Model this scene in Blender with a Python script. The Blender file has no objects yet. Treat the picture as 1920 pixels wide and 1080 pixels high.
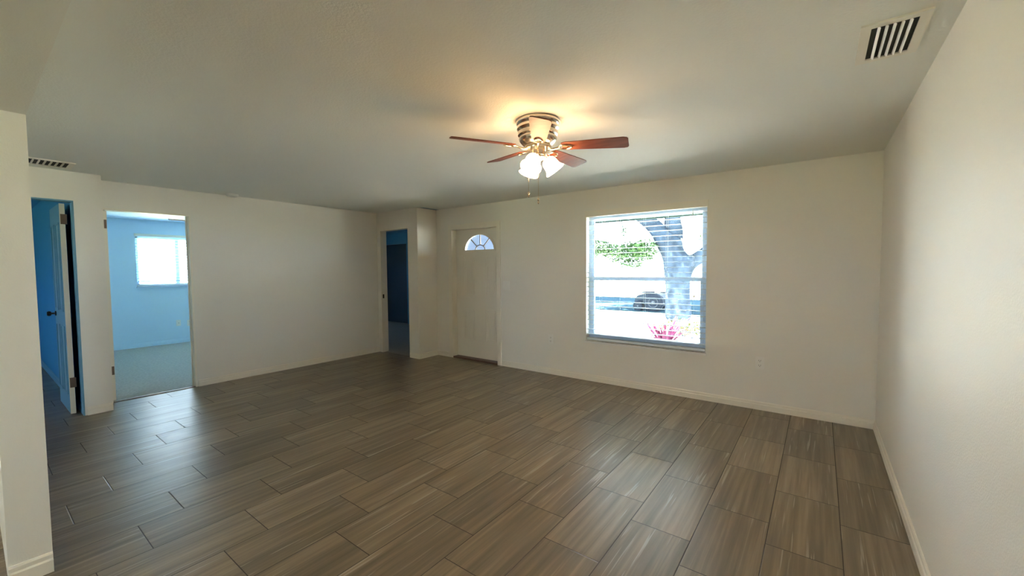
import bpy, bmesh, math, random
from mathutils import Vector, Matrix, noise
random.seed(7)
PI = math.pi
S = bpy.context.scene
C = S.collection

# ------------------------------------------------------------------ camera
YAW, PITCH, ROLL, EYE = -0.64305, -0.04644, 0.00808, 1.4479
s, c = math.sin(YAW), math.cos(YAW); sp, cp = math.sin(PITCH), math.cos(PITCH); sr, cr = math.sin(ROLL), math.cos(ROLL)
right0 = Vector((c, -s, 0)); up0 = Vector((-s*sp, -c*sp, cp)); fwd = Vector((s*cp, c*cp, sp))
rgt = right0*cr - up0*sr; upv = right0*sr + up0*cr
cam = bpy.data.cameras.new('camera'); cam.sensor_width = 36; cam.lens = 36*770.78/1920
cam.clip_start = .02; cam.clip_end = 300
camo = bpy.data.objects.new('camera', cam); C.objects.link(camo)
M = Matrix((rgt, upv, -fwd)).transposed().to_4x4(); M.translation = Vector((0, 0, EYE))
camo.matrix_world = M
S.camera = camo

# ------------------------------------------------------------------ world, sun, exposure
W = bpy.data.worlds.new('world'); S.world = W; W.use_nodes = True
bg = W.node_tree.nodes['Background']; bg.inputs[0].default_value = (.76, .88, 1.0, 1); bg.inputs[1].default_value = 18.5
sun = bpy.data.lights.new('sun', 'SUN'); sun.energy = 125; sun.color = (1, .93, .82); sun.angle = .01
suno = bpy.data.objects.new('sun', sun); C.objects.link(suno)
suno.rotation_euler = (Vector((.18, .42, -1.0))).to_track_quat('-Z', 'Y').to_euler()
S.view_settings.view_transform = 'Standard'; S.view_settings.look = 'None'
S.view_settings.exposure = 0.74; S.view_settings.gamma = 1; S.view_settings.use_curve_mapping = False
S.cycles.max_bounces = 10; S.cycles.diffuse_bounces = 6; S.cycles.transparent_max_bounces = 12
S.cycles.sample_clamp_indirect = 20; S.cycles.caustics_reflective = False; S.cycles.caustics_refractive = False
LAMP = 26.0       # radiance of the lit glass shades
KITCHEN = 3.4    # radiance of the unseen fixtures added behind the camera

# ------------------------------------------------------------------ helpers
class MB:
    def __init__(s): s.b = bmesh.new()
    def box(s, x0, x1, y0, y1, z0, z1):
        v = [s.b.verts.new(p) for p in ((x0,y0,z0),(x1,y0,z0),(x1,y1,z0),(x0,y1,z0),(x0,y0,z1),(x1,y0,z1),(x1,y1,z1),(x0,y1,z1))]
        for f in ((0,3,2,1),(4,5,6,7),(0,1,5,4),(1,2,6,5),(2,3,7,6),(3,0,4,7)): s.b.faces.new([v[i] for i in f])
        return s
    def poly(s, pts): s.b.faces.new([s.b.verts.new(p) for p in pts]); return s
    def prism(s, pts, d):                       # polygon pts extruded by vector d
        d = Vector(d); a = [s.b.verts.new(p) for p in pts]; b = [s.b.verts.new(Vector(p)+d) for p in pts]
        n = len(pts); s.b.faces.new(a[::-1]); s.b.faces.new(b)
        for i in range(n): s.b.faces.new((a[i], a[(i+1)%n], b[(i+1)%n], b[i]))
        return s
    def lathe(s, prof, mat=None, seg=32, wave=0, nw=8):    # prof = [(r,z)...]
        mat = mat or Matrix(); rings = []
        for r, z in prof:
            if r < 1e-6: rings.append([s.b.verts.new(mat @ Vector((0,0,z)))]); continue
            rings.append([s.b.verts.new(mat @ Vector((r*math.cos(2*PI*i/seg), r*math.sin(2*PI*i/seg), z))) for i in range(seg)])
        for A, B in zip(rings, rings[1:]):
            for i in range(seg):
                j = (i+1) % seg
                if len(A) == 1 and len(B) == 1: continue
                if len(A) == 1: s.b.faces.new((A[0], B[i], B[j]))
                elif len(B) == 1: s.b.faces.new((A[i], A[j], B[0]))
                else: s.b.faces.new((A[i], A[j], B[j], B[i]))
        return s
    def tube(s, pts, r, seg=8, closed=False):
        pts = [Vector(p) for p in pts]; rs = r if isinstance(r, (list, tuple)) else [r]*len(pts); rings = []
        n = len(pts); ref = None
        for i, p in enumerate(pts):
            t = (pts[(i+1)%n if closed else min(i+1,n-1)] - pts[(i-1)%n if closed else max(i-1,0)]).normalized()
            if ref is None: ref = Vector((0,0,1)) if abs(t.z) < .9 else Vector((1,0,0))
            u = t.cross(ref).normalized(); w = t.cross(u).normalized(); ref = -w if False else ref
            rings.append([s.b.verts.new(p + rs[i]*(u*math.cos(2*PI*k/seg)+w*math.sin(2*PI*k/seg))) for k in range(seg)])
        pr = list(zip(rings, rings[1:])) + ([(rings[-1], rings[0])] if closed else [])
        for A, B in pr:
            for k in range(seg): s.b.faces.new((A[k], A[(k+1)%seg], B[(k+1)%seg], B[k]))
        if not closed: s.b.faces.new(rings[0][::-1]); s.b.faces.new(rings[-1])
        return s
    def build(s, name, mat, parent=None, origin=None, bevel=0, smooth=False):
        bmesh.ops.recalc_face_normals(s.b, faces=s.b.faces)
        if bevel: bmesh.ops.bevel(s.b, geom=list(s.b.edges), offset=bevel, segments=2, affect='EDGES', clamp_overlap=True)
        o3 = Vector(origin) if origin is not None else None
        if o3 is not None: bmesh.ops.translate(s.b, verts=s.b.verts, vec=-o3)
        me = bpy.data.meshes.new(name); s.b.to_mesh(me); s.b.free(); me.materials.append(mat)
        if smooth:
            me.polygons.foreach_set('use_smooth', [True]*len(me.polygons)); me.set_sharp_from_angle(angle=.7)
        o = bpy.data.objects.new(name, me); C.objects.link(o)
        if parent: o.parent = parent
        elif o3 is not None: o.location = o3
        return o

def tag(o, label=None, cat=None, group=None, kind=None):
    if label: o['label'] = label
    if cat: o['category'] = cat
    if group: o['group'] = group
    if kind: o['kind'] = kind
    return o
def thing(name, loc, label, cat, group=None, kind=None, rz=0):
    o = bpy.data.objects.new(name, None); C.objects.link(o); o.location = loc; o.rotation_euler = (0,0,rz); o.empty_display_size = .1
    return tag(o, label, cat, group, kind)
def struct(mb, name, mat, label, cat, **k): return tag(mb.build(name, mat, **k), label, cat, kind='structure')
def copy_tree(o, parent=None):
    q = o.copy(); C.objects.link(q); q.parent = parent
    for ch in o.children: copy_tree(ch, q)
    return q

# ------------------------------------------------------------------ materials
def mat(name, col, rough=.6, metal=0, emit=None, es=0, spec=None, bump=0, bscale=60, vary=0, vscale=3):
    m = bpy.data.materials.new(name); m.use_nodes = True; nt = m.node_tree; b = nt.nodes['Principled BSDF']
    b.inputs['Base Color'].default_value = (*col, 1); b.inputs['Roughness'].default_value = rough; b.inputs['Metallic'].default_value = metal
    if spec is not None: b.inputs['Specular IOR Level'].default_value = spec
    if emit: b.inputs['Emission Color'].default_value = (*emit, 1); b.inputs['Emission Strength'].default_value = es
    tc = nt.nodes.new('ShaderNodeTexCoord')
    if bump:
        n = nt.nodes.new('ShaderNodeTexNoise'); n.inputs['Scale'].default_value = bscale; n.inputs['Detail'].default_value = 3
        nt.links.new(tc.outputs['Object'], n.inputs['Vector'])
        bp = nt.nodes.new('ShaderNodeBump'); bp.inputs['Strength'].default_value = bump; bp.inputs['Distance'].default_value = .004
        nt.links.new(n.outputs['Fac'], bp.inputs['Height']); nt.links.new(bp.outputs[0], b.inputs['Normal'])
    if vary:
        n = nt.nodes.new('ShaderNodeTexNoise'); n.inputs['Scale'].default_value = vscale; n.inputs['Detail'].default_value = 4
        nt.links.new(tc.outputs['Object'], n.inputs['Vector'])
        r = nt.nodes.new('ShaderNodeValToRGB'); r.color_ramp.elements[0].position = .3; r.color_ramp.elements[1].position = .7
        r.color_ramp.elements[0].color = (*[x*(1-vary) for x in col], 1); r.color_ramp.elements[1].color = (*[min(1, x*(1+vary)) for x in col], 1)
        nt.links.new(n.outputs['Fac'], r.inputs[0]); nt.links.new(r.outputs[0], b.inputs['Base Color'])
    return m

WALLC = (.80, .78, .715)
m_wall = mat('wall_paint', WALLC, .55, bump=.25, bscale=140)
m_ceil = mat('ceiling_paint', (.82, .83, .775), .75, bump=.4, bscale=90)
m_trim = mat('trim_paint', (.83, .79, .69), .4)
m_door = mat('door_paint', (.80, .765, .67), .42)
m_blue = mat('daylight_blue_wall', (.60, .78, .93), .6, bump=.2, bscale=140)  # blue daylight cast put into the wall colour
m_bluec = mat('daylight_blue_ceiling', (.72, .85, .96), .7)  # same daylight cast put into the ceiling colour
m_teal = mat('dim_daylight_wall', (.03, .23, .48), .6, bump=.2, bscale=140)  # dim blue daylight of the dark rooms put into the colour
m_tealdoor = mat('dim_daylight_door', (.12, .30, .45), .45)  # dim blue daylight put into the door and baseboard colour
m_carpet = mat('grey_carpet', (.42, .40, .36), .95, bump=1, bscale=260, vary=.15, vscale=40)
m_white = mat('white_plastic', (.82, .81, .76), .35)
m_vinyl = mat('daylit_vinyl', (.55, .68, .85), .35)  # white vinyl with the blue daylight tint put into its colour
m_slat = mat('blind_slat', (.64, .69, .74), .45)
m_slat2 = mat('shaded_bedroom_slat', (.26, .40, .58), .6)  # white slats, bluish backlit shade put into the colour
m_cord = mat('blind_cord', (.7, .7, .7), .8)
m_dark = mat('dark_metal', (.05, .045, .04), .35, .8)
m_hinge = mat('bronze_metal', (.20, .15, .12), .45, .7)
m_nickel = mat('brushed_nickel', (.62, .58, .52), .24, 1)
m_brass = mat('polished_nickel', (.80, .68, .50), .18, 1)
m_duct = mat('duct_black', (.03, .035, .03), .8)
m_shade = mat('frosted_glass', (.95, .9, .8), .3, emit=(1, .62, .32), es=LAMP)
m_bulb = mat('bulb_glass', (1, 1, 1), .3, emit=(1, .70, .40), es=LAMP*1.5)
m_kit = mat('added_fixture_glass', (1, .95, .85), .4, emit=(1, .72, .45), es=KITCHEN)  # unseen fixture added to supply warm light
m_kit2 = mat('fill_light_glass', (1, .95, .85), .4, emit=(1, .86, .68), es=KITCHEN*2.0)  # second added fixture, there to brighten the right wall
m_sill = mat('sill_paint', (.80, .80, .78), .3)
m_slot = mat('outlet_slot', (.12, .11, .10), .6)

def wood(name, a, b_, sc=(3, 40, 40), rough=.5):
    m = mat(name, a, rough); nt = m.node_tree; b = nt.nodes['Principled BSDF']
    tc = nt.nodes.new('ShaderNodeTexCoord'); mp = nt.nodes.new('ShaderNodeMapping'); mp.inputs['Scale'].default_value = sc
    n = nt.nodes.new('ShaderNodeTexNoise'); n.inputs['Scale'].default_value = 1; n.inputs['Detail'].default_value = 5
    r = nt.nodes.new('ShaderNodeValToRGB'); r.color_ramp.elements[0].position = .3; r.color_ramp.elements[1].position = .7
    r.color_ramp.elements[0].color = (*a, 1); r.color_ramp.elements[1].color = (*b_, 1)
    b.inputs['Specular IOR Level'].default_value = .25
    nt.links.new(tc.outputs['Object'], mp.inputs[0]); nt.links.new(mp.outputs[0], n.inputs['Vector'])
    nt.links.new(n.outputs['Fac'], r.inputs[0]); nt.links.new(r.outputs[0], b.inputs['Base Color'])
    return m
m_blade = wood('walnut_blade', (.13, .035, .018), (.22, .065, .035))
m_blade2 = wood('pale_wood_blade', (.62, .40, .33), (.70, .48, .40))

def glass():
    m = bpy.data.materials.new('window_glass'); m.use_nodes = True; nt = m.node_tree; nt.nodes.clear()
    t = nt.nodes.new('ShaderNodeBsdfTransparent'); t.inputs[0].default_value = (.93, .96, .97, 1)
    g = nt.nodes.new('ShaderNodeBsdfGlossy'); g.inputs['Roughness'].default_value = .02
    mx = nt.nodes.new('ShaderNodeMixShader'); mx.inputs[0].default_value = .05; o = nt.nodes.new('ShaderNodeOutputMaterial')
    nt.links.new(t.outputs[0], mx.inputs[1]); nt.links.new(g.outputs[0], mx.inputs[2]); nt.links.new(mx.outputs[0], o.inputs[0])
    return m
m_glass = glass()

def tile_mat():
    m = bpy.data.materials.new('floor_tile'); m.use_nodes = True; nt = m.node_tree; N = nt.nodes; Lk = nt.links.new
    b = N['Principled BSDF']; geo = N.new('ShaderNodeTexCoord'); sx = N.new('ShaderNodeSeparateXYZ'); Lk(geo.outputs['Object'], sx.inputs[0])
    def ma(op, a, b2=None, c2=None):
        n = N.new('ShaderNodeMath'); n.operation = op
        for i, v in enumerate((a, b2, c2)):
            if v is None: continue
            if isinstance(v, (int, float)): n.inputs[i].default_value = v
            else: Lk(v, n.inputs[i])
        return n.outputs[0]
    w, L = .3204, .6405
    u = ma('DIVIDE', ma('ADD', sx.outputs[0], 1.161), w); row = ma('FLOOR', u); fu = ma('SUBTRACT', u, row)
    v = ma('DIVIDE', ma('ADD', ma('SUBTRACT', sx.outputs[1], 2.46), ma('MULTIPLY', row, L/3)), L); col = ma('FLOOR', v); fv = ma('SUBTRACT', v, col)
    g = .0022
    du = ma('MULTIPLY', ma('MINIMUM', fu, ma('SUBTRACT', 1, fu)), w); dv = ma('MULTIPLY', ma('MINIMUM', fv, ma('SUBTRACT', 1, fv)), L)
    d = ma('MINIMUM', du, dv)
    gr = ma('LESS_THAN', d, g)
    cv = N.new('ShaderNodeCombineXYZ'); Lk(row, cv.inputs[0]); Lk(col, cv.inputs[1])
    wn = N.new('ShaderNodeTexWhiteNoise'); wn.noise_dimensions = '2D'; Lk(cv.outputs[0], wn.inputs['Vector'])
    off = N.new('ShaderNodeVectorMath'); off.operation = 'SCALE'; Lk(wn.outputs['Color'], off.inputs[0]); off.inputs['Scale'].default_value = 37
    ad = N.new('ShaderNodeVectorMath'); ad.operation = 'ADD'; Lk(geo.outputs['Object'], ad.inputs[0]); Lk(off.outputs[0], ad.inputs[1])
    def nz(scale, detail=4, dist=0, rough=.5):
        mp = N.new('ShaderNodeMapping'); mp.inputs['Scale'].default_value = scale; Lk(ad.outputs[0], mp.inputs[0])
        n = N.new('ShaderNodeTexNoise'); n.inputs['Scale'].default_value = 1; n.inputs['Detail'].default_value = detail
        n.inputs['Distortion'].default_value = dist; n.inputs['Roughness'].default_value = rough; Lk(mp.outputs[0], n.inputs['Vector']); return n.outputs['Fac']
    grain = nz((34, 1.1, 1), 3, .2, .55); broad = nz((9, .8, 1), 3, .4)
    fineg = nz((110, 2.5, 1), 2)
    t = ma('ADD', ma('MULTIPLY', grain, .5), ma('ADD', ma('MULTIPLY', broad, .42), ma('MULTIPLY', fineg, .08)))
    t = ma('ADD', t, ma('MULTIPLY', ma('SUBTRACT', wn.outputs['Value'], .5), .10))
    r = N.new('ShaderNodeValToRGB'); e = r.color_ramp.elements
    e[0].position = .34; e[0].color = (.090, .064, .034, 1); e[1].position = .66; e[1].color = (.285, .215, .135, 1)
    k = r.color_ramp.elements.new(.5); k.color = (.162, .122, .073, 1)
    Lk(t, r.inputs[0])
    # thin pale veins: band where a low-frequency stretched noise crosses one value, gated by another
    ve = nz((62, 1.5, 1), 2, .35); band = ma('MINIMUM', 1, ma('MAXIMUM', 0, ma('MULTIPLY', ma('SUBTRACT', ve, .620), 22)))
    gate = nz((4, 1.2, 1), 1); gt = ma('MINIMUM', 1, ma('MAXIMUM', 0, ma('MULTIPLY', ma('SUBTRACT', gate, .42), 9)))
    vein = ma('MULTIPLY', ma('MULTIPLY', band, gt), .7)
    mx = N.new('ShaderNodeMix'); mx.data_type = 'RGBA'; Lk(vein, mx.inputs[0]); Lk(r.outputs[0], mx.inputs[6]); mx.inputs[7].default_value = (.40, .35, .28, 1)
    m2 = N.new('ShaderNodeMix'); m2.data_type = 'RGBA'; Lk(gr, m2.inputs[0]); Lk(mx.outputs[2], m2.inputs[6]); m2.inputs[7].default_value = (.030, .020, .015, 1)
    Lk(m2.outputs[2], b.inputs['Base Color'])
    ro = ma('ADD', .325, ma('MULTIPLY', broad, .04)); ro = ma('ADD', ro, ma('MULTIPLY', gr, .45)); Lk(ro, b.inputs['Roughness'])
    bp = N.new('ShaderNodeBump'); bp.inputs['Strength'].default_value = .35; bp.inputs['Distance'].default_value = .003
    h = ma('MINIMUM', 1, ma('MULTIPLY', d, 220)); Lk(h, bp.inputs['Height']); Lk(bp.outputs[0], b.inputs['Normal'])
    b.inputs['Specular IOR Level'].default_value = .95
    return m
m_tile = tile_mat()

# ------------------------------------------------------------------ measures (metres)
R, D, L, L2, A = .42, 4.794, 6.24, 5.92, 4.385
H = 2.44
WX0, WX1, WZ0, WZ1 = -2.400, -.978, .525, 2.10        # living room window opening
DX0, DX1, DZ = -4.80, -3.865, 2.085                   # front door opening
T = .14                                               # outer wall thickness

# ------------------------------------------------------------------ shell
struct(MB().box(-6.30, R+.02, -3.6, 4.45, -.15, 0).box(-5.3, R+.02, 4.45, D+.1, -.15, 0).box(-10.6, -6.30, -3.6, .78, -.15, 0), 'floor', m_tile,
       'dark wood-look rectangular tile floor of the living room', 'floor')
struct(MB().box(-10.6, -6.30, .78, 4.45, -.15, .004).box(-10.6, -5.25, 4.45, 7.9, -.15, .004), 'floor', m_carpet,
       'grey carpet floor of the bedrooms', 'floor')
struct(MB().box(-6.36, R+.02, -3.6, D+.01, H, H+.15), 'ceiling', m_ceil, 'painted textured ceiling of the living room', 'ceiling')
struct(MB().box(-10.6, -6.36, .78, 4.45, H, H+.15), 'ceiling', m_bluec, 'daylight-blue ceiling of the bright bedroom', 'ceiling')
struct(MB().box(-10.6, -6.36, -3.6, .78, H, H+.15).box(-10.6, -5.1, 4.45, 7.9, H, H+.15), 'ceiling', m_teal, 'dim daylight-blue ceiling of the dark rooms', 'ceiling')
# right wall
struct(MB().box(R, R+T, -3.6, D+T, -.15, H+.15), 'wall_right', m_wall, 'bright off-white right wall beside the camera', 'wall')
# window wall with door and window openings
y0, y1 = D, D+T
struct(MB().box(-5.17, DX0, y0, y1, 0, H).box(DX0, DX1, y0, y1, DZ, H).box(DX1, WX0, y0, y1, 0, H)
       .box(WX0, WX1, y0, y1, 0, WZ0).box(WX0, WX1, y0, y1, WZ1, H).box(WX1, R, y0, y1, 0, H), 'wall_back', m_wall,
       'beige wall with the large window and the front door', 'wall')
# return wall and alcove wall
struct(MB().box(-5.29, -5.17, A, 7.9, 0, H), 'wall_entry', m_wall, 'short return wall left of the front door', 'wall')
AX0, AX1, AZ = -6.15, -5.395, 2.135
struct(MB().box(-6.36, AX0, A, A+.12, 0, H).box(AX0, AX1, A, A+.12, AZ, H).box(AX1, -5.29, A, A+.12, 0, H), 'wall_alcove', m_wall,
       'narrow beige wall holding the dark corner doorway', 'wall')
# left wall with the bright bedroom doorway
BY0, BY1, BZ = .93, 1.712, 2.145
struct(MB().box(-L-.12, -L, .89, BY0, 0, H).box(-L-.12, -L, BY0, BY1, BZ, H).box(-L-.12, -L, BY1, A, 0, H), 'wall_left', m_wall,
       'long beige left wall with the bright bedroom doorway', 'wall')
# nearer left wall with the dark doorway
KY0, KY1, KZ = -.13, .683, 2.155
struct(MB().box(-L2-.12, -L2, -3.6, KY0, 0, H).box(-L2-.12, -L2, KY0, KY1, KZ, H).box(-L2-.12, -L2, KY1, .70, 0, H).box(-6.36, -L2, .70, .89, 0, H),
       'wall_hall', m_wall, 'beige wall stub between the dark doorway and the bright bedroom doorway', 'wall')
# pier and header of the opening beside the camera
struct(MB().box(-5.25, -2.96, .068, .206, 0, H), 'wall_pier', m_wall, 'tan wall end at the left edge of the picture', 'wall')  # unseen left stretch lengthened to keep added light off the wall stub
struct(MB().box(-2.96, R, .068, .206, 2.179, H), 'wall_header', m_wall, 'dropped header over the wide opening at upper left', 'wall')
# kitchen behind the camera: back wall with an opening added for daylight
GX0, GX1, GZB, GZ = -2.4, -1.4, 1.05, 2.0
struct(MB().box(-6.1, GX0, -3.6, -3.46, 0, H).box(GX0, GX1, -3.6, -3.46, GZ, H).box(GX0, GX1, -3.6, -3.46, 0, GZB).box(GX1, R, -3.6, -3.46, 0, H), 'wall_kitchen', m_wall,
       'kitchen wall behind the camera', 'wall')
# bedroom (bright) walls
BWY0, BWY1, BWZ0, BWZ1 = 1.98, 4.10, 1.165, 2.13  # hidden right end of the window widened to add daylight
struct(MB().box(-10.54, -10.385, .83, BWY0, 0, H).box(-10.54, -10.385, BWY0, BWY1, 0, BWZ0).box(-10.54, -10.385, BWY0, BWY1, BWZ1, H)
       .box(-10.54, -10.385, BWY1, 5.2, 0, H).box(-10.54, -10.385, 5.2, 5.6, 0, 1.3).box(-10.54, -10.385, 5.2, 5.6, 1.9, H).box(-10.54, -10.385, 5.6, 7.9, 0, H), 'wall_bedroom', m_blue, 'daylight-blue far wall of the bright bedroom', 'wall')
struct(MB().box(-10.54, -6.36, .70, .83, 0, H), 'wall_partition', m_blue, 'partition wall between the hall and the bright bedroom', 'wall')
struct(MB().box(-6.372, -6.36, .83, BY0, 0, H).box(-6.372, -6.36, BY0, BY1, BZ, H).box(-6.372, -6.36, BY1, A, 0, H), 'wall_bedroom_near', m_blue,
       'bedroom side lining of the left wall', 'wall')
struct(MB().box(-10.385, -6.36, A, A+.12, 0, H), 'wall_bedroom_side', m_blue, 'daylight-blue side wall of the bright bedroom', 'wall')
# dark hall room
struct(MB().box(-10.385, -6.04, .688, .70, 0, H).box(-10.54, -10.385, -3.6, .70, 0, H), 'wall_hall_side', m_teal, 'daylight-blue side wall seen inside the dark doorway', 'wall')
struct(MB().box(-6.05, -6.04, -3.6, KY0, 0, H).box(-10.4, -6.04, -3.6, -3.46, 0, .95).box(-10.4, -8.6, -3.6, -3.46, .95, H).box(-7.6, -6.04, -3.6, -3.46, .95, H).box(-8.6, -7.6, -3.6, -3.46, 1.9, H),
       'wall_hall_end', m_teal, 'daylight-blue end wall of the dark hall room', 'wall')
# dark corner room with closet
CX0, CX1, CZ = -10.38, -8.70, 2.135
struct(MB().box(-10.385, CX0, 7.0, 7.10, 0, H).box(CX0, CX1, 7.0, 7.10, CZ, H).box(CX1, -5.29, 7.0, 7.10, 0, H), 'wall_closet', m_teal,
       'dim daylight-blue wall with the dark closet opening in the corner room', 'wall')
struct(MB().box(-10.385, -5.29, 7.76, 7.9, 0, H).box(-10.385, -5.29, 7.14, 7.2, 0, H), 'wall_closet_back', mat('closet_shade', (.05, .09, .13), .8), 'closet back with a dark sheet for its shade', 'wall')  # dark sheet close behind the opening stands in for closet shade
struct(MB().box(-10.385, -5.30, A+.12, A+.13, 0, H) if False else MB().box(-10.385, -6.27, A+.12, A+.13, 0, H), 'wall_corner_room', m_teal, 'daylight-blue side wall of the dark corner room', 'wall')
struct(MB().box(-5.30, -5.29, A+.12, 7.0, 0, H), 'wall_corner_room_side', m_teal, 'daylight-blue lining beside the corner doorway', 'wall')
# outer roof slab over everything so no daylight leaks in
struct(MB().box(-10.9, R+.5, -3.9, D+T, H+.15, H+.30).box(-10.9, -5.0, D+T, 8.2, H+.15, H+.30), 'ceiling_roof', m_wall, 'flat roof over the house', 'roof')

# baseboards: stepped profile
def base(name, pts, label, inside, m=None, h=.083, t=.014):
    """pts: run along the wall foot; inside: unit normal into the room for each leg"""
    mb = MB()
    for (a, b), n in zip(zip(pts, pts[1:]), inside):
        a, b, n = Vector((*a, 0)), Vector((*b, 0)), Vector((*n, 0))
        prof = [(0, 0), (t, 0), (t, h*.62), (t*.62, h*.70), (t*.62, h*.90), (t*.3, h), (0, h)]
        mb.prism([a + n*u + Vector((0, 0, v)) for u, v in prof], b-a)
    return struct(mb, name, m or m_trim, label, 'baseboard')
base('baseboard_back', [(DX1+.075, D), (R, D)], 'white baseboard under the large window', [(0, -1)])
base('baseboard_right', [(R, D), (R, -3.4)], 'white baseboard along the right wall', [(-1, 0)])
base('baseboard_left', [(-L, BY1+.012), (-L, A)], 'white baseboard along the long left wall', [(1, 0)])
base('baseboard_entry', [(-5.17, A), (-5.17, D)], 'white baseboard on the return wall by the front door', [(1, 0)])
base('baseboard_alcove', [(AX1, A), (-5.17, A)], 'white baseboard right of the dark corner doorway', [(0, -1)])
base('baseboard_entry_corner', [(-5.17, D), (DX0-.08, D)], 'short white baseboard left of the front door casing', [(0, -1)])
base('baseboard_hall', [(-L2, .70), (-L2, .89)], 'white baseboard on the wall stub between doorways', [(1, 0)])
base('baseboard_pier', [(-2.96, .068), (-2.96, .206)], 'white baseboard on the tan wall end', [(1, 0)], h=.095, t=.016)
base('baseboard_bedroom', [(-10.385, .83), (-10.385, A)], 'pale baseboard on the far bedroom wall', [(1, 0)], m=m_blue)
base('baseboard_hall_side', [(-10.3, .688), (-6.06, .688)], 'daylight-blue baseboard inside the dark doorway', [(0, -1)], m=m_tealdoor)

# ------------------------------------------------------------------ large window
def panes(mb_list): pass
w = thing('window_1', (WX0, D+.1, WZ0), 'large single-hung window in the beige wall', 'window', kind='structure')
og = w.location.copy()
fy0, fy1 = D+.085, D+T
f = MB(); fw = .045
f.box(WX0, WX0+fw, fy0, fy1, WZ0, WZ1).box(WX1-fw, WX1, fy0, fy1, WZ0, WZ1).box(WX0+fw, WX1-fw, fy0, fy1, WZ1-.03, WZ1).box(WX0+fw, WX1-fw, fy0, fy1, WZ0, WZ0+.05)
f.build('window_frame', m_vinyl, w, og)
MR = 1.315
sa = MB().box(WX0+fw, WX1-fw, fy0+.005, fy1-.02, MR-.022, MR+.025).box(WX0+fw, WX0+fw+.02, fy0+.01, fy1-.02, MR+.025, WZ1-.03).box(WX1-fw-.02, WX1-fw, fy0+.01, fy1-.02, MR+.025, WZ1-.03)
sa.build('upper_sash', m_vinyl, w, og)
sb = MB().box(WX0+fw, WX0+fw+.03, fy0-.01, fy1-.035, WZ0+.05, MR-.022).box(WX1-fw-.03, WX1-fw, fy0-.01, fy1-.035, WZ0+.05, MR-.022).box(WX0+fw+.03, WX1-fw-.03, fy0-.01, fy1-.035, WZ0+.05, WZ0+.085)
sb.build('lower_sash', m_vinyl, w, og)
MB().box(WX0+fw+.01, WX1-fw-.01, fy1-.025, fy1-.021, MR+.02, WZ1-.03).build('pane', m_glass, w, og)
MB().box(WX0+fw+.02, WX1-fw-.02, fy1-.045, fy1-.041, WZ0+.07, MR-.02).build('pane', m_glass, w, og)
sl = MB().box(WX0-.012, WX1+.012, D-.030, D+.0, WZ0-.030, WZ0-.004); sl.b.verts.ensure_lookup_table()
sl.box(WX0+.001, WX1-.001, D, D+.085, WZ0-.03, WZ0+.001)
sl.build('window_sill', m_sill, w, og)

def blind(root, p0, ux, un, wd, z0, z1, depth, pitch, vz=.075, cords=(.13, .30, .52, .70, .90), vout=.02, tilt=0, smat=None):
    """p0 start point on the wall face line, ux along, un into the room"""
    p0, ux, un = Vector(p0), Vector(ux), Vector(un); og = root.location.copy()
    def bx(mb, a0, a1, n0, n1, za, zb):
        pts = [p0+ux*a0+un*n0, p0+ux*a1+un*n0, p0+ux*a1+un*n1, p0+ux*a0+un*n1]
        mb.prism([Vector((p.x, p.y, za)) for p in pts], (0, 0, zb-za)); return mb
    bx(MB(), -.014, wd+.014, .002, vout, z1-.005, z1-.005+vz).build('valance', m_trim, root, og, bevel=.003)
    sm = MB(); z = z1-.045; nc = -.004-depth/2
    while z > z0+.055:
        n = 4; top = []; bot = []
        for k in range(n+1):
            q = (k/n-.5)*depth; zz = z + .003*(1-(2*k/n-1)**2) + tilt*q
            top.append((q, zz)); bot.append((q, zz-.0028))
        prof = [p0+ux*.006+un*(nc+q)+Vector((0, 0, zz)) for q, zz in top + bot[::-1]]
        sm.prism(prof, ux*(wd-.012)); z -= pitch
    sm.build('slats', smat or m_slat, root, og)
    bx(MB(), .006, wd-.006, nc-depth/2, nc+depth/2, z0+.006, z0+.034).build('bottom_rail', m_slat, root, og, bevel=.003)
    for fr in cords:
        for q in (-depth/2, depth/2):
            a = p0+ux*(fr*wd)+un*(nc+q)
            if q > 0: lc = MB()
            if q < 0: continue
            for q2 in (-depth/2-.001, depth/2+.001):
                a = p0+ux*(fr*wd)+un*(nc+q2); lc.tube([a+Vector((0, 0, z0+.02)), a+Vector((0, 0, z1-.02))], .0011, 5)
            lc.build('ladder_cord', m_cord, root, og)
    a = p0+ux*(wd*.915)+un*.008
    cd = MB().tube([a+Vector((0, 0, z1-.03)), a+Vector((0, 0, z0+.62))], .0014, 5).build('pull_cord', m_cord, root, og)
    MB().lathe([(0, .03), (.005, .028), (.009, .006), (.009, 0), (0, 0)], Matrix.Translation(a+Vector((0, 0, z0+.595))), 12).build('tassel', m_cord, cd, og, smooth=True)
    a = p0+ux*(wd*.90)+un*.012
    MB().tube([a+Vector((0, 0, z1-.03)), a+Vector((0, 0, z1-.12))], .004, 6).build('tilt_control', m_cord, root, og)
bl = thing('window_blind', (WX0, D, WZ0), 'white horizontal slat blind hanging open in the large window', 'window blind')
blind(bl, (WX0, D, 0), (1, 0, 0), (0, -1, 0), WX1-WX0, WZ0, WZ1, .062, .0603)

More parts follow.
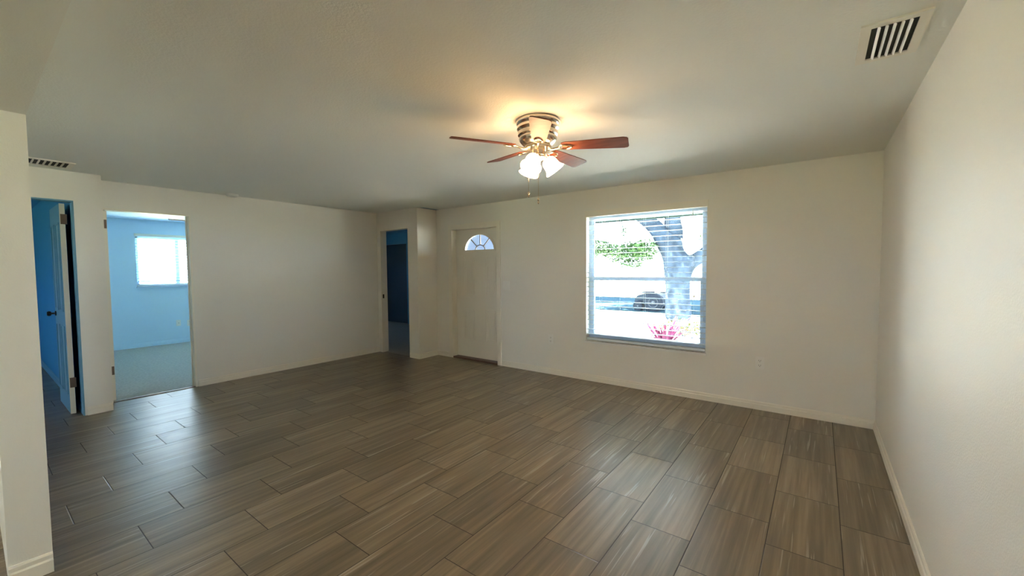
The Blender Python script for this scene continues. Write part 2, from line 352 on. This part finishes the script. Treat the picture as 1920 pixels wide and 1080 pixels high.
# bedroom window
w = thing('window_2', (-10.45, BWY0, BWZ0), 'small window in the far wall of the bright bedroom', 'window', kind='structure'); og = w.location.copy()
f = MB().box(-10.53, -10.47, BWY0, BWY0+.05, BWZ0, BWZ1).box(-10.53, -10.47, BWY1-.05, BWY1, BWZ0, BWZ1).box(-10.53, -10.47, BWY0, BWY1, BWZ1-.05, BWZ1).box(-10.53, -10.47, BWY0, BWY1, BWZ0, BWZ0+.05).box(-10.53, -10.48, 2.60, 2.66, BWZ0, BWZ1)
f.build('window_frame', m_vinyl, w, og)
MB().box(-10.502, -10.498, BWY0+.04, BWY1-.04, BWZ0+.04, BWZ1-.04).build('pane', m_glass, w, og)
MB().box(-10.47, -10.35, BWY0-.01, BWY1+.01, BWZ0-.025, BWZ0).build('window_sill', m_vinyl, w, og)
bl2 = thing('window_blind', (-10.385, BWY0, BWZ0), 'white slat blind over the bright bedroom window', 'window blind')
blind(bl2, (-10.385, BWY0, 0), (0, 1, 0), (1, 0, 0), BWY1-BWY0, BWZ0, BWZ1, .05, .0585, vz=.05, cords=(.12, .5, .88), tilt=.36, smat=m_slat2)
# unseen kitchen window added behind the camera to let daylight in
w = thing('window_3', (GX0, -3.53, GZB), 'unseen kitchen window added behind the camera for daylight', 'window', kind='structure'); og = w.location.copy()
f = MB()
for x in (GX0, (GX0+GX1)/2-.03, GX1-.06): f.box(x, x+.06, -3.56, -3.50, GZB, GZ)
f.box(GX0, GX1, -3.56, -3.50, GZ-.06, GZ).box(GX0, GX1, -3.56, -3.50, GZB, GZB+.06); f.build('window_frame', m_vinyl, w, og)
MB().box(GX0+.05, GX1-.05, -3.532, -3.528, GZB+.05, GZ-.05).build('pane', m_glass, w, og)
w = thing('window_4', (-8.6, -3.53, .95), 'unseen small window added to light the dark hall room', 'window', kind='structure'); og = w.location.copy()  # out of view, added to give the hall room weak daylight
f = MB()
for x in (-8.6, -7.65): f.box(x, x+.05, -3.56, -3.50, .95, 1.9)
f.box(-8.6, -7.6, -3.56, -3.50, .95, 1.0).box(-8.6, -7.6, -3.56, -3.50, 1.85, 1.9); f.build('window_frame', m_vinyl, w, og)
MB().box(-8.56, -7.64, -3.532, -3.528, .99, 1.86).build('pane', m_glass, w, og)

w = thing('window_5', (-10.5, 5.2, 1.3), 'unseen small high window added to light the dark corner room', 'window', kind='structure'); og = w.location.copy()  # out of view, added because the corner room needs light
MB().box(-10.52, -10.47, 5.2, 5.25, 1.3, 1.9).box(-10.52, -10.47, 5.55, 5.6, 1.3, 1.9).box(-10.52, -10.47, 5.25, 5.55, 1.3, 1.35).box(-10.52, -10.47, 5.25, 5.55, 1.85, 1.9).build('window_frame', m_vinyl, w, og)
MB().box(-10.502, -10.498, 5.24, 5.56, 1.34, 1.86).build('pane', m_glass, w, og)

# ------------------------------------------------------------------ front door
dr = thing('door_1', (DX0, D, 0), 'cream four-panel front door with a half-round fanlight', 'front door', kind='structure'); og = dr.location.copy()
sy = D+.088; SX0, SX1 = DX0+.004, DX1+.03; SZ0, SZ1 = .03, DZ+.012
SXC = -4.29; FR, FZ, FH = .315, 1.745, .258         # fanlight centre, half width, base height, rise
# casing and jamb
cas = MB(); cw = .078
cas.box(DX0-cw, DX0, D-.016, D, 0, DZ+cw).box(DX1, DX1+cw-.01, D-.016, D, 0, DZ+cw).box(DX0, DX1, D-.016, D, DZ, DZ+cw)
cas.build('door_casing', m_trim, dr, og)
jm = MB().box(DX0-.002, DX0+.003, D, D+T, 0, DZ).box(DX1-.003, DX1+.05, sy+.04, D+T, 0, DZ).box(DX0, DX1, D+.001, sy-.001, DZ-.004, DZ+.0)
jm.build('door_jamb', m_trim, dr, og)
MB().box(DX0, DX1, D-.012, D+T, .0, .026).build('threshold', mat('bronze_threshold', (.16, .10, .085), .5, .3), dr, og)
# slab face built as a plate with a half-round hole
NA = 40
arc = [(SXC + FR*math.cos(PI*i/NA), FZ + FH*math.sin(PI*i/NA)) for i in range(NA+1)]       # right to left
sm = MB()
def strip(xs0, z0_, xs1, z1_): sm.box(xs0, xs1, sy, sy+.044, z0_, z1_)
strip(SX0, SZ0, SX1, FZ); 
zt = SZ1
for i in range(NA):                                     # columns above the arc
    (xa, za), (xb, zb) = arc[i], arc[i+1]
    sm.prism([(xb, sy, zb), (xa, sy, za), (xa, sy, zt), (xb, sy, zt)], (0, .044, 0))
strip(SX0, FZ, SXC-FR, zt); strip(SXC+FR, FZ, SX1, zt)
slab = sm.build('door_slab', m_door, dr, og)
# raised panels
for (xa, xb, za, zb) in ((-4.63, -4.40, 1.03, 1.655), (-4.165, -3.955, 1.03, 1.655), (-4.63, -4.40, .30, .81), (-4.165, -3.955, .30, .81)):
    pm = MB()
    for (e0, e1, d0) in ((0, .012, .006), (.03, .045, .005)):
        pm.box(xa+e0, xb-e0, sy-d0, sy, za+e0, za+e1).box(xa+e0, xb-e0, sy-d0, sy, zb-e1, zb-e0).box(xa+e0, xa+e1, sy-d0, sy, za+e1, zb-e1).box(xb-e1, xb-e0, sy-d0, sy, za+e1, zb-e1)
    pm.build('door_panel', m_door, dr, og)
# fanlight frame, muntins, pane
fm = MB(); 
def ring(r0, r1, h0, h1, ya, yb, mb):
    for i in range(NA):
        a0, a1 = PI*i/NA, PI*(i+1)/NA
        P = lambda r, h, a: (SXC+r*math.cos(a), ya, FZ+h*math.sin(a))
        mb.prism([P(r0, h0, a0), P(r1, h1, a0), P(r1, h1, a1), P(r0, h0, a1)], (0, yb-ya, 0))
ring(FR-.016, FR+.016, FH-.016, FH+.016, sy-.012, sy+.01, fm); fm.box(SXC-FR-.016, SXC+FR+.016, sy-.012, sy+.01, FZ-.02, FZ+.008)
fan_f = fm.build('fanlight_frame', m_door, dr, og)
mm = MB(); ring(.094, .108, .076, .09, sy+.012, sy+.024, mm)
for a in (PI*.27, PI*.5, PI*.73):
    d = Vector((FR*math.cos(a), 0, FH*math.sin(a))); k = .33; p0 = Vector((SXC, sy+.012, FZ))
    n = Vector((-d.z, 0, d.x)).normalized()*.007
    mm.prism([p0+d*k-n, p0+d*.97-n, p0+d*.97+n, p0+d*k+n], (0, .012, 0))
mm.build('muntin', m_hinge, fan_f, og)
pm = MB(); pm.prism([(x, sy+.026, z) for x, z in arc], (0, .003, 0)); pm.build('pane', m_glass, fan_f, og)

# ------------------------------------------------------------------ bedroom doorway and open door
dr = thing('door_2', (-L-.02, BY0, 0), 'open doorway into the bright daylight-blue bedroom', 'doorway', kind='structure'); og = dr.location.copy()
MB().box(-L-.12, -L+.004, BY1-.018, BY1+.001, 0, BZ).box(-L-.12, -L+.004, BY0, BY1-.018, BZ-.018, BZ+.001).box(-L-.12, -L+.004, BY0-.001, BY0+.012, 0, BZ).build('door_jamb', m_trim, dr, og)
MB().box(-L-.09, -L-.06, BY1-.03, BY1-.018, 0, BZ-.018).build('door_stop', m_trim, dr, og)
ds = MB().box(-7.02, -L-.065, BY0+.010, BY0+.047, .012, BZ-.025).build('door_slab', m_trim, dr, og)
for z in (.30, 1.93): MB().box(-L-.066, -L-.061, BY0+.014, BY0+.043, z, z+.095).build('hinge', m_hinge, ds, og)
MB().box(-L-.035, -L+.0, BY0, BY1, 0, .008).build('threshold', m_hinge, dr, og)
# dark corner doorway
dr = thing('door_3', (AX0, A, 0), 'narrow dark doorway in the far left corner', 'doorway', kind='structure'); og = dr.location.copy()
MB().box(AX0-.001, AX0+.012, A-.004, A+.12, 0, AZ).box(AX1-.012, AX1+.001, A-.004, A+.12, 0, AZ).box(AX0+.012, AX1-.012, A-.004, A+.12, AZ-.012, AZ+.001).build('door_jamb', m_trim, dr, og)
MB().box(AX0+.0125, AX0+.015, A+.02, A+.05, .95, 1.02).build('strike_plate', m_dark, dr, og)
# dark hall doorway with open daylight-blue door
dr = thing('door_4', (-L2-.1, KY1, 0), 'dark doorway at far left with a daylight-blue door swung open', 'doorway', kind='structure'); og = dr.location.copy()
MB().box(-L2-.12, -L2+.002, KY1-.010, KY1+.001, 0, KZ).box(-L2-.12, -L2+.002, KY0-.001, KY0+.01, 0, KZ).box(-L2-.12, -L2+.002, KY0+.01, KY1-.01, KZ-.012, KZ+.001).build('door_jamb', m_tealdoor, dr, og)
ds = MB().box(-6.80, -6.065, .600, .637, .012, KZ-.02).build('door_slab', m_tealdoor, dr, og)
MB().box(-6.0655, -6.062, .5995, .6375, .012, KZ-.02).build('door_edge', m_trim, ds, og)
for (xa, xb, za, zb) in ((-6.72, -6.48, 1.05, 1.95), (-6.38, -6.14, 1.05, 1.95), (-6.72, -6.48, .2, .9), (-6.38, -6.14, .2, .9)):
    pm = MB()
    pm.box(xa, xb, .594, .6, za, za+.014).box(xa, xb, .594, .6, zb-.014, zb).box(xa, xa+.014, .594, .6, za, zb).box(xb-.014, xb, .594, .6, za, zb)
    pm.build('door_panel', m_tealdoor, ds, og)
kn = MB().lathe([(0, 0), (.026, 0), (.026, .008), (.010, .012), (.010, .032), (.024, .040), (.028, .055), (.020, .068), (0, .070)],
                Matrix.Translation((-6.74, .600, 1.0)) @ Matrix.Rotation(PI/2, 4, 'X'), 24).build('door_knob', m_dark, ds, og, smooth=True)
for z in (.28, 1.93): MB().box(-6.0625, -6.055, .605, .650, z, z+.10).build('hinge', m_hinge, ds, og)

# ------------------------------------------------------------------ ceiling fan
def make_fan(x, y, label, blademat, lit=True, ang0=-55.5, R_=.59):
    root = thing('ceiling_fan', (x, y, H), label, 'ceiling fan')
    O = None
    def part(mb, name, m, par=root, **k): return mb.build(name, m, par, **k)
    T0 = Matrix()
    part(MB().lathe([(0, 0), (.142, 0), (.146, -.010), (.146, -.022), (.140, -.030), (.134, -.034), (.141, -.042), (.141, -.058), (.131, -.066), (.127, -.070), (.134, -.078), (.134, -.098), (.122, -.106),
                     (.126, -.112), (.128, -.124), (.120, -.142), (.100, -.160), (.078, -.168), (0, -.168)], T0, 48), 'motor_housing', m_nickel, smooth=True)
    part(MB().lathe([(0, -.165), (.088, -.165), (.092, -.176), (.088, -.190), (0, -.190)], T0, 40), 'flywheel', m_brass, smooth=True)
    part(MB().lathe([(0, -.178), (.052, -.178), (.052, -.232), (.058, -.238), (.058, -.248), (.030, -.262), (.012, -.272), (0, -.276)], T0, 32), 'switch_housing', m_nickel, smooth=True)
    for k in range(5):
        a = math.radians(ang0+72*k); Rz = Matrix.Rotation(a, 4, 'Z'); dz = -.178
        tilt = Matrix.Rotation(math.radians(13), 4, 'X')
        # blade: local +x outwards, lies in xy; clockwise side (-y) higher
        tilt = Matrix.Rotation(math.radians(-13), 4, 'X')
        out = []; x0, x1 = .165, R_
        outline = [(x0, -.036), (x0+.03, -.047), (x1-.12, -.060), (x1-.03, -.0635), (x1-.008, -.058), (x1, -.044), (x1, .044), (x1-.008, .058), (x1-.03, .0635), (x1-.12, .060), (x0+.03, .047), (x0, .036)]
        MM = Matrix.Translation((0, 0, dz)) @ Rz @ Matrix.Rotation(math.radians(3.2)*math.cos(a), 4, 'Y') @ tilt
        nrm = (MM.to_3x3() @ Vector((0, 0, .006)))
        bl_ = part(MB().prism([MM @ Vector((u, v, 0)) for u, v in outline], nrm), 'blade', blademat)
        br = MB()
        arm = [(.075, 0, -.012), (.10, 0, -.016), (.125, 0, -.012), (.15, 0, -.006)]
        br.tube([MM @ Vector(p) for p in arm], [.008, .007, .006, .006], 8)
        loop = []
        for i in range(20):
            t = 2*PI*i/20; loop.append(MM @ Vector((.190+.042*math.cos(t), .026*math.sin(t)*(1-.25*math.cos(t)), -.006)))
        br.tube(loop, .0048, 6, closed=True)
        for u, v in ((.205, 0), (.235, .0)): br.lathe([(0, -.010), (.006, -.010), (.006, 0), (0, 0)], MM @ Matrix.Translation((u, v, 0)), 10)
        part(br, 'blade_bracket', m_brass, smooth=True)
    if lit:
        view = math.atan2(y, x)     # azimuth away from the viewer side
        for k, az in enumerate((math.radians(37), math.radians(37-118), math.radians(37+122))):
            d = Vector((math.cos(az), math.sin(az), 0)); dn = (d*.58 + Vector((0, 0, -.82))).normalized()
            p = d*.045 + Vector((0, 0, -.232))
            q = dn.to_track_quat('Z', 'Y').to_matrix().to_4x4(); MM = Matrix.Translation(p + dn*.02) @ q
            am = MB().tube([Vector((0, 0, -.225)), p*.6+Vector((0, 0, -.085)), p, p+dn*.028], [.009, .009, .012, .020], 10)
            arm = part(am, 'lamp_arm', m_brass, smooth=True)
            prof = [(.016, .004), (.030, .006), (.043, .018), (.050, .038), (.051, .058), (.053, .074), (.060, .090), (.070, .101), (.068, .103), (.057, .092), (.050, .076), (.048, .058), (.046, .038), (.038, .020), (.016, .008)]
            sh = MB(); sh.lathe(prof, MM, 40)
            part(sh, 'lamp_shade', m_shade, smooth=True)
            part(MB().lathe([(0, .012), (.012, .014), (.014, .03), (.024, .05), (.026, .062), (.018, .078), (0, .084)], MM, 20), 'bulb', m_bulb, smooth=True)
        for (cx, cy, z1_, nm) in ((-.042, -.052, -.475, 'a'), (.034, -.050, -.525, 'b')):
            ch = part(MB().tube([(cx*.7, cy*.7, -.245), (cx, cy, -.30), (cx, cy, z1_)], .0014, 6), 'pull_chain', m_brass)
            part(MB().lathe([(0, 0), (.006, -.002), (.008, -.008), (.006, -.014), (.003, -.017), (.006, -.024), (.006, -.034), (0, -.040)], Matrix.Translation((cx, cy, z1_)), 12), 'chain_pendant', m_brass, ch, smooth=True)
    else:
        part(MB().lathe([(.05, -.25), (.12, -.262), (.11, -.30), (.06, -.33), (0, -.335)], T0, 32), 'glass_bowl', m_white, smooth=True)
    return root
make_fan(-1.539, 2.358, 'brushed nickel ceiling fan with walnut blades and three lit glass shades', m_blade)
make_fan(-8.15, 2.56, 'unlit ceiling fan in the bright bedroom, one blade tip showing', m_blade2, lit=False, ang0=-97)

# ------------------------------------------------------------------ small fittings
def grille(name, x0, x1, y0, y1, lab, cat, n, along='y', fw=.035, ang=35):
    o = thing(name, ((x0+x1)/2, (y0+y1)/2, H), lab, cat); og = o.location.copy()
    fr = MB().box(x0, x0+fw, y0, y1, H-.008, H).box(x1-fw, x1, y0, y1, H-.008, H).box(x0+fw, x1-fw, y0, y0+fw, H-.008, H).box(x0+fw, x1-fw, y1-fw, y1, H-.008, H)
    fr.build('vent_frame', m_trim, o, og)
    MB().box(x0+fw, x1-fw, y0+fw, y1-fw, H-.0015, H-.0005).build('duct_opening', m_duct, o, og)
    a, b = (x0+fw, x1-fw) if along == 'y' else (y0+fw, y1-fw)
    for i in range(n):
        t = a + (b-a)*(i+1)/(n+1); dx = .004; lo = MB()
        if along == 'y': lo.prism([(t-dx, y0+fw, H-.002), (t+dx, y0+fw, H-.012), (t+dx+.0015, y0+fw, H-.012), (t-dx+.0015, y0+fw, H-.002)], (0, y1-y0-2*fw, 0))
        else: lo.prism([(x0+fw, t-dx, H-.002), (x0+fw, t+dx, H-.012), (x0+fw, t+dx+.0015, H-.012), (x0+fw, t-dx+.0015, H-.002)], (x1-x0-2*fw, 0, 0))
        lo.build('louver', m_trim, o, og)
    return o
grille('ceiling_vent', .115, .332, 2.275, 2.675, 'white ceiling air vent with angled louvers near the right wall', 'air vent', 5)
grille('ceiling_vent', -5.76, -5.44, .30, .66, 'flat ceiling vent above the dark doorway at far left', 'air vent', 7, along='x')
o = thing('smoke_detector', (-6.10, 2.13, H), 'round white smoke detector on the ceiling near the left wall', 'smoke detector')
MB().lathe([(0, 0), (.068, 0), (.070, -.012), (.060, -.030), (.030, -.036), (0, -.036)], None, 32).build('detector_body', m_white, o, smooth=True)
MB().lathe([(0, -.0355), (.012, -.0355), (.012, -.039), (0, -.039)], None, 16).build('test_button', m_trim, o, smooth=True)

def plate(name, x, z, wd, ht, lab, kind, n='y', face=D, cat='outlet'):
    """n='y': on a wall facing -y at y=face ; n='x': on a wall facing +x at x=face"""
    loc = Vector((x, face, z)) if n == 'y' else Vector((face, x, z))
    o = thing(name, loc, lab, cat, rz=0 if n == 'y' else PI/2)
    MB().box(-wd/2, wd/2, -.006, 0, -ht/2, ht/2).build('cover_plate', m_white, o, bevel=.002)
    if kind == 'outlet':
        for zz in (-.024, .024):
            MB().box(-.017, .017, -.009, -.006, zz-.014, zz+.014).build('socket', m_white, o, bevel=.002)
            sl = MB()
            for xx in (-.008, .008): sl.box(xx-.0015, xx+.0015, -.0095, -.0088, zz-.004, zz+.008)
            sl.box(-.003, .003, -.0095, -.0088, zz-.012, zz-.007)
            sl.build('socket_slot', m_slot, o)
    elif kind == 'switch':
        for xx in (-.033, .033):
            MB().box(xx-.014, xx+.014, -.010, -.006, -.030, .030).build('switch_rocker', m_white, o, bevel=.002)
    elif kind == 'coax':
        MB().lathe([(0, 0), (.006, 0), (.006, .012), (0, .012)], Matrix.Translation((0, -.006, 0)) @ Matrix.Rotation(PI/2, 4, 'X'), 12).build('jack', m_nickel, o, smooth=True)
    return o
plate('light_switch', -3.695, 1.205, .125, .125, 'white double rocker light switch plate right of the front door', 'switch', cat='light switch')
plate('wall_outlet', -2.932, .482, .075, .125, 'white wall outlet low between the front door and the large window', 'outlet')
plate('wall_outlet', -.468, .478, .075, .125, 'white wall outlet low to the right of the large window', 'outlet')
plate('wall_outlet', 2.76, .39, .075, .12, 'white outlet on the far bedroom wall at the doorway edge', 'outlet', 'x', -10.385)
plate('cable_plate', 2.58, .41, .075, .12, 'white cable plate on the far bedroom wall left of the outlet', 'coax', 'x', -10.385, 'cable plate')
# unseen fixtures added behind the camera to supply light
for (x, y, m_, lab) in ((-1.9, -1.9, m_kit, 'unseen kitchen light added behind the camera'), (-3.85, -.85, m_kit2, 'unseen light added in the kitchen corner to brighten the right wall')):
    o = thing('added_light', (x, y, H), lab, 'ceiling light')
    MB().box(-.62, .62, -.17, .17, -.03, 0).build('fixture_base', m_white, o)
    MB().box(-.60, .60, -.15, .15, -.085, -.03).build('diffuser', m_, o, bevel=.02)

# ------------------------------------------------------------------ outdoors
m_lawn = mat('lawn_grass', (.30, .33, .22), .9, spec=.03, bump=1, bscale=40, vary=.35, vscale=2)
m_concrete = mat('pale_concrete', (.66, .65, .62), .85, spec=.03, vary=.12, vscale=1.5)
m_bark = mat('oak_bark', (.017, .026, .038), .9, spec=.03, bump=1, bscale=18, vary=.45, vscale=5)  # bluish outdoor shade tint put into the bark colour
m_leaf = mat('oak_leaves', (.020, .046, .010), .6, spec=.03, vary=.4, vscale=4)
m_leaf2 = mat('sunlit_leaves', (.036, .072, .026), .6, spec=.03, vary=.5, vscale=5)  # paler copy of the oak leaves, sunlight put into the colour
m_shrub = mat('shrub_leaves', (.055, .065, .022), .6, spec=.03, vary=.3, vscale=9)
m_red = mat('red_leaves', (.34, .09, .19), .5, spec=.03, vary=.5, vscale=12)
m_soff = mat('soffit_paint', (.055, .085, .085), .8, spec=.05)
struct(MB().box(-60, 50, D+T, 60, -.35, -.2).box(-60, -10.54, -60, D+T, -.35, -.2).box(-10.54, 50, -60, -3.6, -.35, -.2).box(R+T, 50, -3.6, D+T, -.35, -.2), 'ground', m_lawn, 'sunlit lawn outside the window', 'lawn')
struct(MB().box(-12, 9, 8.9, 14.6, -.2, -.19).box(-.2, 6, D+T+.4, 8.9, -.2, -.19), 'ground_bounce', m_concrete, 'pale concrete ground added outside to bounce sunlight', 'bounce_ground')  # pale slab added as a reflector to bounce sunlight indoors
struct(MB().box(-60, 40, 15.2, 21.8, -.2, -.17), 'ground_shade', mat('shade_strip_colour', (.016, .032, .044), .95, spec=0, vary=.2, vscale=3), 'dark ground strip painted as tree shade', 'shade_strip')  # blue-dark tree shade painted onto a strip of ground
struct(MB().box(-5.17, -2.9, D+T, 7.1, -.2, -.04), 'ground_porch', m_concrete, 'concrete porch slab outside the front door', 'porch')
# soffit boards over the window wall
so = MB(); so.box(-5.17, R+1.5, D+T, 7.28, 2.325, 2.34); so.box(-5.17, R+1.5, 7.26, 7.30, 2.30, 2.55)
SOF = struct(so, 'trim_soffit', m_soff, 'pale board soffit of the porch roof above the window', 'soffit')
sg = MB()
for i in range(34):
    x = -6.0 + i*.23
    a, b = Vector((x+.85, D+T+.05, 2.318)), Vector((x, 7.25, 2.318))
    if a.x > R+1.4 : continue
    n = Vector((.006, .002, 0)); sg.prism([a-n, b-n, b+n, a+n], (0, 0, .008))
struct(sg, 'trim_soffit_seam', mat('soffit_seam', (.012, .02, .022), .7), 'dark seams between the soffit boards', 'soffit seams')
# siding on the projecting wing left of the front door
sd = MB()
for i in range(17): 
    z = -.15+i*.155; sd.prism([(-5.17, D+T, z), (-5.150, D+T, z), (-5.165, D+T, z+.155), (-5.17, D+T, z+.155)], (0, 2.95, 0))
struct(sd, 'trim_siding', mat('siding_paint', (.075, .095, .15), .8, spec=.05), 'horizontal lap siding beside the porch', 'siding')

# oak tree
def skin_tree(nodes, edges, name, m, parent=None, origin=None):
    me = bpy.data.meshes.new(name); o3 = Vector(origin)
    me.from_pydata([Vector(n[:3])-o3 for n in nodes], edges, []); o = bpy.data.objects.new(name, me); C.objects.link(o)
    md = o.modifiers.new('skin', 'SKIN'); md.use_smooth_shade = True
    for i, n in enumerate(nodes):
        me.skin_vertices[0].data[i].radius = (n[3], n[3]); me.skin_vertices[0].data[i].use_root = (i == 0)
    o.modifiers.new('sub', 'SUBSURF').levels = 2; o.modifiers['sub'].render_levels = 2; me.materials.append(m)
    if parent: o.parent = parent
    return o
TB = (-3.5, 13.3, -.2)
tr = thing('oak_tree', TB, 'massive oak tree with forking grey trunk outside the window', 'tree')
nodes = [(-3.5, 13.3, -.35, .50), (-3.52, 13.3, .3, .38), (-3.54, 13.3, 1.0, .37), (-3.56, 13.3, 1.6, .40), (-3.80, 13.3, 2.15, .34), (-4.25, 13.25, 2.78, .26), (-4.9, 13.2, 3.30, .20), (-6.0, 13.0, 4.2, .13),
         (-3.72, 13.35, 2.35, .25), (-3.74, 13.4, 3.2, .26), (-3.7, 13.4, 4.6, .20), (-3.4, 13.6, 6.2, .12),
         (-3.15, 13.3, 1.60, .22), (-2.75, 13.3, 1.85, .22), (-2.2, 13.3, 2.5, .17), (-1.2, 13.2, 3.8, .12),
         (-4.0, 15.0, 5.2, .1), (-2.3, 12.2, 5.4, .1)]
edges = [(0,1),(1,2),(2,3),(3,4),(4,5),(5,6),(6,7),(4,8),(8,9),(9,10),(10,11),(3,12),(12,13),(13,14),(14,15),(10,16),(10,17)]
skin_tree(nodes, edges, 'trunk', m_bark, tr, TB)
def leaves(blobs, n, size, name, m, parent, origin, seed=1, flat=.5):
    rnd = random.Random(seed); mb = MB(); tot = sum(b[3]*b[4]*b[5] for b in blobs)
    for (x, y, z, rx, ry, rz) in blobs:
        for _ in range(int(n*rx*ry*rz/tot)):
            v = Vector((rnd.gauss(0, 1), rnd.gauss(0, 1), rnd.gauss(0, 1))).normalized()*rnd.random()**.4
            p = Vector((x+v.x*rx, y+v.y*ry, z+v.z*rz))
            a = Vector((rnd.uniform(-1, 1), rnd.uniform(-1, 1), rnd.uniform(-flat, flat))).normalized(); b = a.cross(Vector((rnd.uniform(-1, 1), rnd.uniform(-1, 1), 1))).normalized()
            l = size*rnd.uniform(.6, 1.3); a *= l; b *= l*.38
            mb.poly([p-a, p-a*.2-b, p+a*.7-b*.7, p+a, p+a*.7+b*.7, p-a*.2+b])
    return mb.build(name, m, parent, origin)
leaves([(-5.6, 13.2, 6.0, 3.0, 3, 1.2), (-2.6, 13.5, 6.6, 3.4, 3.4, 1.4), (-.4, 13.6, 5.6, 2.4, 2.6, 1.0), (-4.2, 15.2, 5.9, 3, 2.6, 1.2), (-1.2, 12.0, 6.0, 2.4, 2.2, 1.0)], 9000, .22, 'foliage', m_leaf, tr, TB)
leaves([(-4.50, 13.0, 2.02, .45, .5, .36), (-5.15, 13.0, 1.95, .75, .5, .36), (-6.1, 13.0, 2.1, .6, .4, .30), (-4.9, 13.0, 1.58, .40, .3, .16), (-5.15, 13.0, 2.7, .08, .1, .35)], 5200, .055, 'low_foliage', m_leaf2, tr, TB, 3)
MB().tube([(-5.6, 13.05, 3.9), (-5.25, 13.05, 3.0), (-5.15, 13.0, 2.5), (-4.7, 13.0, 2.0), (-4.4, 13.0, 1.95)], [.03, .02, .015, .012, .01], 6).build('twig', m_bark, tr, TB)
# right-hand background shrub tree limbs' foliage
leaves([(-2.0, 13.6, 2.9, .5, .4, .25), (-2.75, 13.2, 2.35, .22, .2, .15)], 160, .06, 'low_foliage', m_leaf, tr, TB, 5)

# unseen oak added left of the view so its crown shades the ground
T2 = (-12.2, 18.5, -.2)
t2 = thing('oak_tree', T2, 'unseen oak added left of the window view to shade the ground', 'tree')
skin_tree([(-12.2, 18.5, -.3, .4), (-12.2, 18.5, 1.5, .3), (-12.0, 18.5, 3.6, .28), (-10.2, 18.6, 5.6, .15), (-13.6, 18.4, 5.8, .15), (-11.2, 20.0, 6.2, .12)], [(0,1),(1,2),(2,3),(2,4),(2,5)], 'trunk', m_bark, t2, T2)
leaves([(-10.4, 18.3, 6.8, 3.6, 3.4, 1.1), (-7.4, 19.3, 6.9, 3.0, 2.8, .9), (-13.6, 18.6, 6.9, 2.6, 2.8, 1.1)], 6500, .26, 'foliage', m_leaf, t2, T2, 9)

# red spiky plant
def spiky(name, x, y, z, n, ln, wd, m, label, cat, seed, spread=.5):
    rnd = random.Random(seed); o = thing(name, (x, y, z), label, cat)
    for i in range(n):
        a = rnd.uniform(0, 2*PI); e = rnd.uniform(.15, spread); l = ln*rnd.uniform(.75, 1.1)
        d = Vector((math.cos(a)*math.sin(e), math.sin(a)*math.sin(e), math.cos(e))); sd_ = Vector((-math.sin(a), math.cos(a), 0))
        pts = []
        for k in range(6):
            t = k/5; w_ = wd*math.sin(PI*min(.98, t*.9+.08)); c_ = d*l*t + Vector((math.cos(a), math.sin(a), -.6))*(.25*l*t*t)
            pts.append((c_-sd_*w_, c_+sd_*w_))
        mb = MB()
        for (a0, b0), (a1, b1) in zip(pts, pts[1:]): mb.poly([a0, b0, b1, a1])
        bmesh.ops.solidify(mb.b, geom=list(mb.b.faces), thickness=.003)
        mb.build('leaf', m, o)
    return o
spiky('red_leaf_plant', -2.36, 8.0, -.2, 60, .80, .026, m_red, 'red spiky-leaved plant low outside the window', 'plant', 11, .60)
def bush(name, x, y, rx, ry, h, m, label, seed, n=700):
    o = thing(name, (x, y, -.2), label, 'shrub'); og = Vector((x, y, -.2))
    leaves([(x, y, -.2+h*.55, rx, ry, h*.45)], n, .045, 'foliage', m, o, og, seed, 1)
    st = MB(); rnd = random.Random(seed)
    for i in range(9):
        st.tube([(x, y, -.2), (x+rnd.uniform(-.5, .5)*rx, y+rnd.uniform(-.5, .5)*ry, -.2+h*.7)], .008, 5)
    st.build('stem', m_bark, o, og)
    return o
bush('garden_shrub', -2.55, 10.2, .75, .35, .42, m_shrub, 'low yellow-green shrub behind the red spiky plant', 21)
bush('garden_shrub', -1.50, 8.8, .30, .4, .42, mat('shrub_green', (.035, .075, .065), .6, spec=.03, vary=.3, vscale=9), 'low green shrub right of the red spiky plant', 22)

# parked small utility vehicle left of the trunk
vh = thing('utility_cart', (-5.2, 15.5, -.2), 'dark utility vehicle with a large wheel parked left of the oak trunk', 'vehicle'); og = vh.location.copy()
m_tyre = mat('tyre_rubber', (.014, .018, .026), .9, spec=.03); m_vb = mat('vehicle_paint', (.018, .026, .036), .7, spec=.05); m_hub = mat('hub_metal', (.06, .07, .08), .7, spec=.1)
RX = Matrix.Rotation(PI/2, 4, 'X')
body = MB().prism([(-5.75, 15.6, .0), (-4.65, 15.6, .0), (-4.6, 15.6, .25), (-4.75, 15.6, .42), (-5.1, 15.6, .45), (-5.45, 15.6, .44), (-5.62, 15.6, .40), (-5.75, 15.6, .25)], (0, 1.0, 0))
body.build('body', m_vb, vh, og, bevel=.03)
MB().box(-5.55, -5.2, 15.8, 16.4, .44, .52).build('seat', m_tyre, vh, og, bevel=.02)
for (x, y, r) in ((-4.94, 15.42, .35), (-5.55, 15.5, .20), (-4.94, 16.62, .35), (-5.55, 16.62, .20)):
    MM = Matrix.Translation((x, y+.11, -.2+r)) @ RX
    wh = MB().lathe([(0, 0), (r*.55, 0), (r*.62, -.02), (r*.9, -.015), (r, .03), (r, .17), (r*.9, .21), (0, .21)], MM, 36).build('wheel', m_tyre, vh, og, smooth=True)
    MB().lathe([(0, .225), (r*.15, .225), (r*.2, .205), (r*.42, .20), (r*.52, .222), (r*.52, .20), (0, .20)], MM, 30).build('hub', m_hub, wh, og, smooth=True)
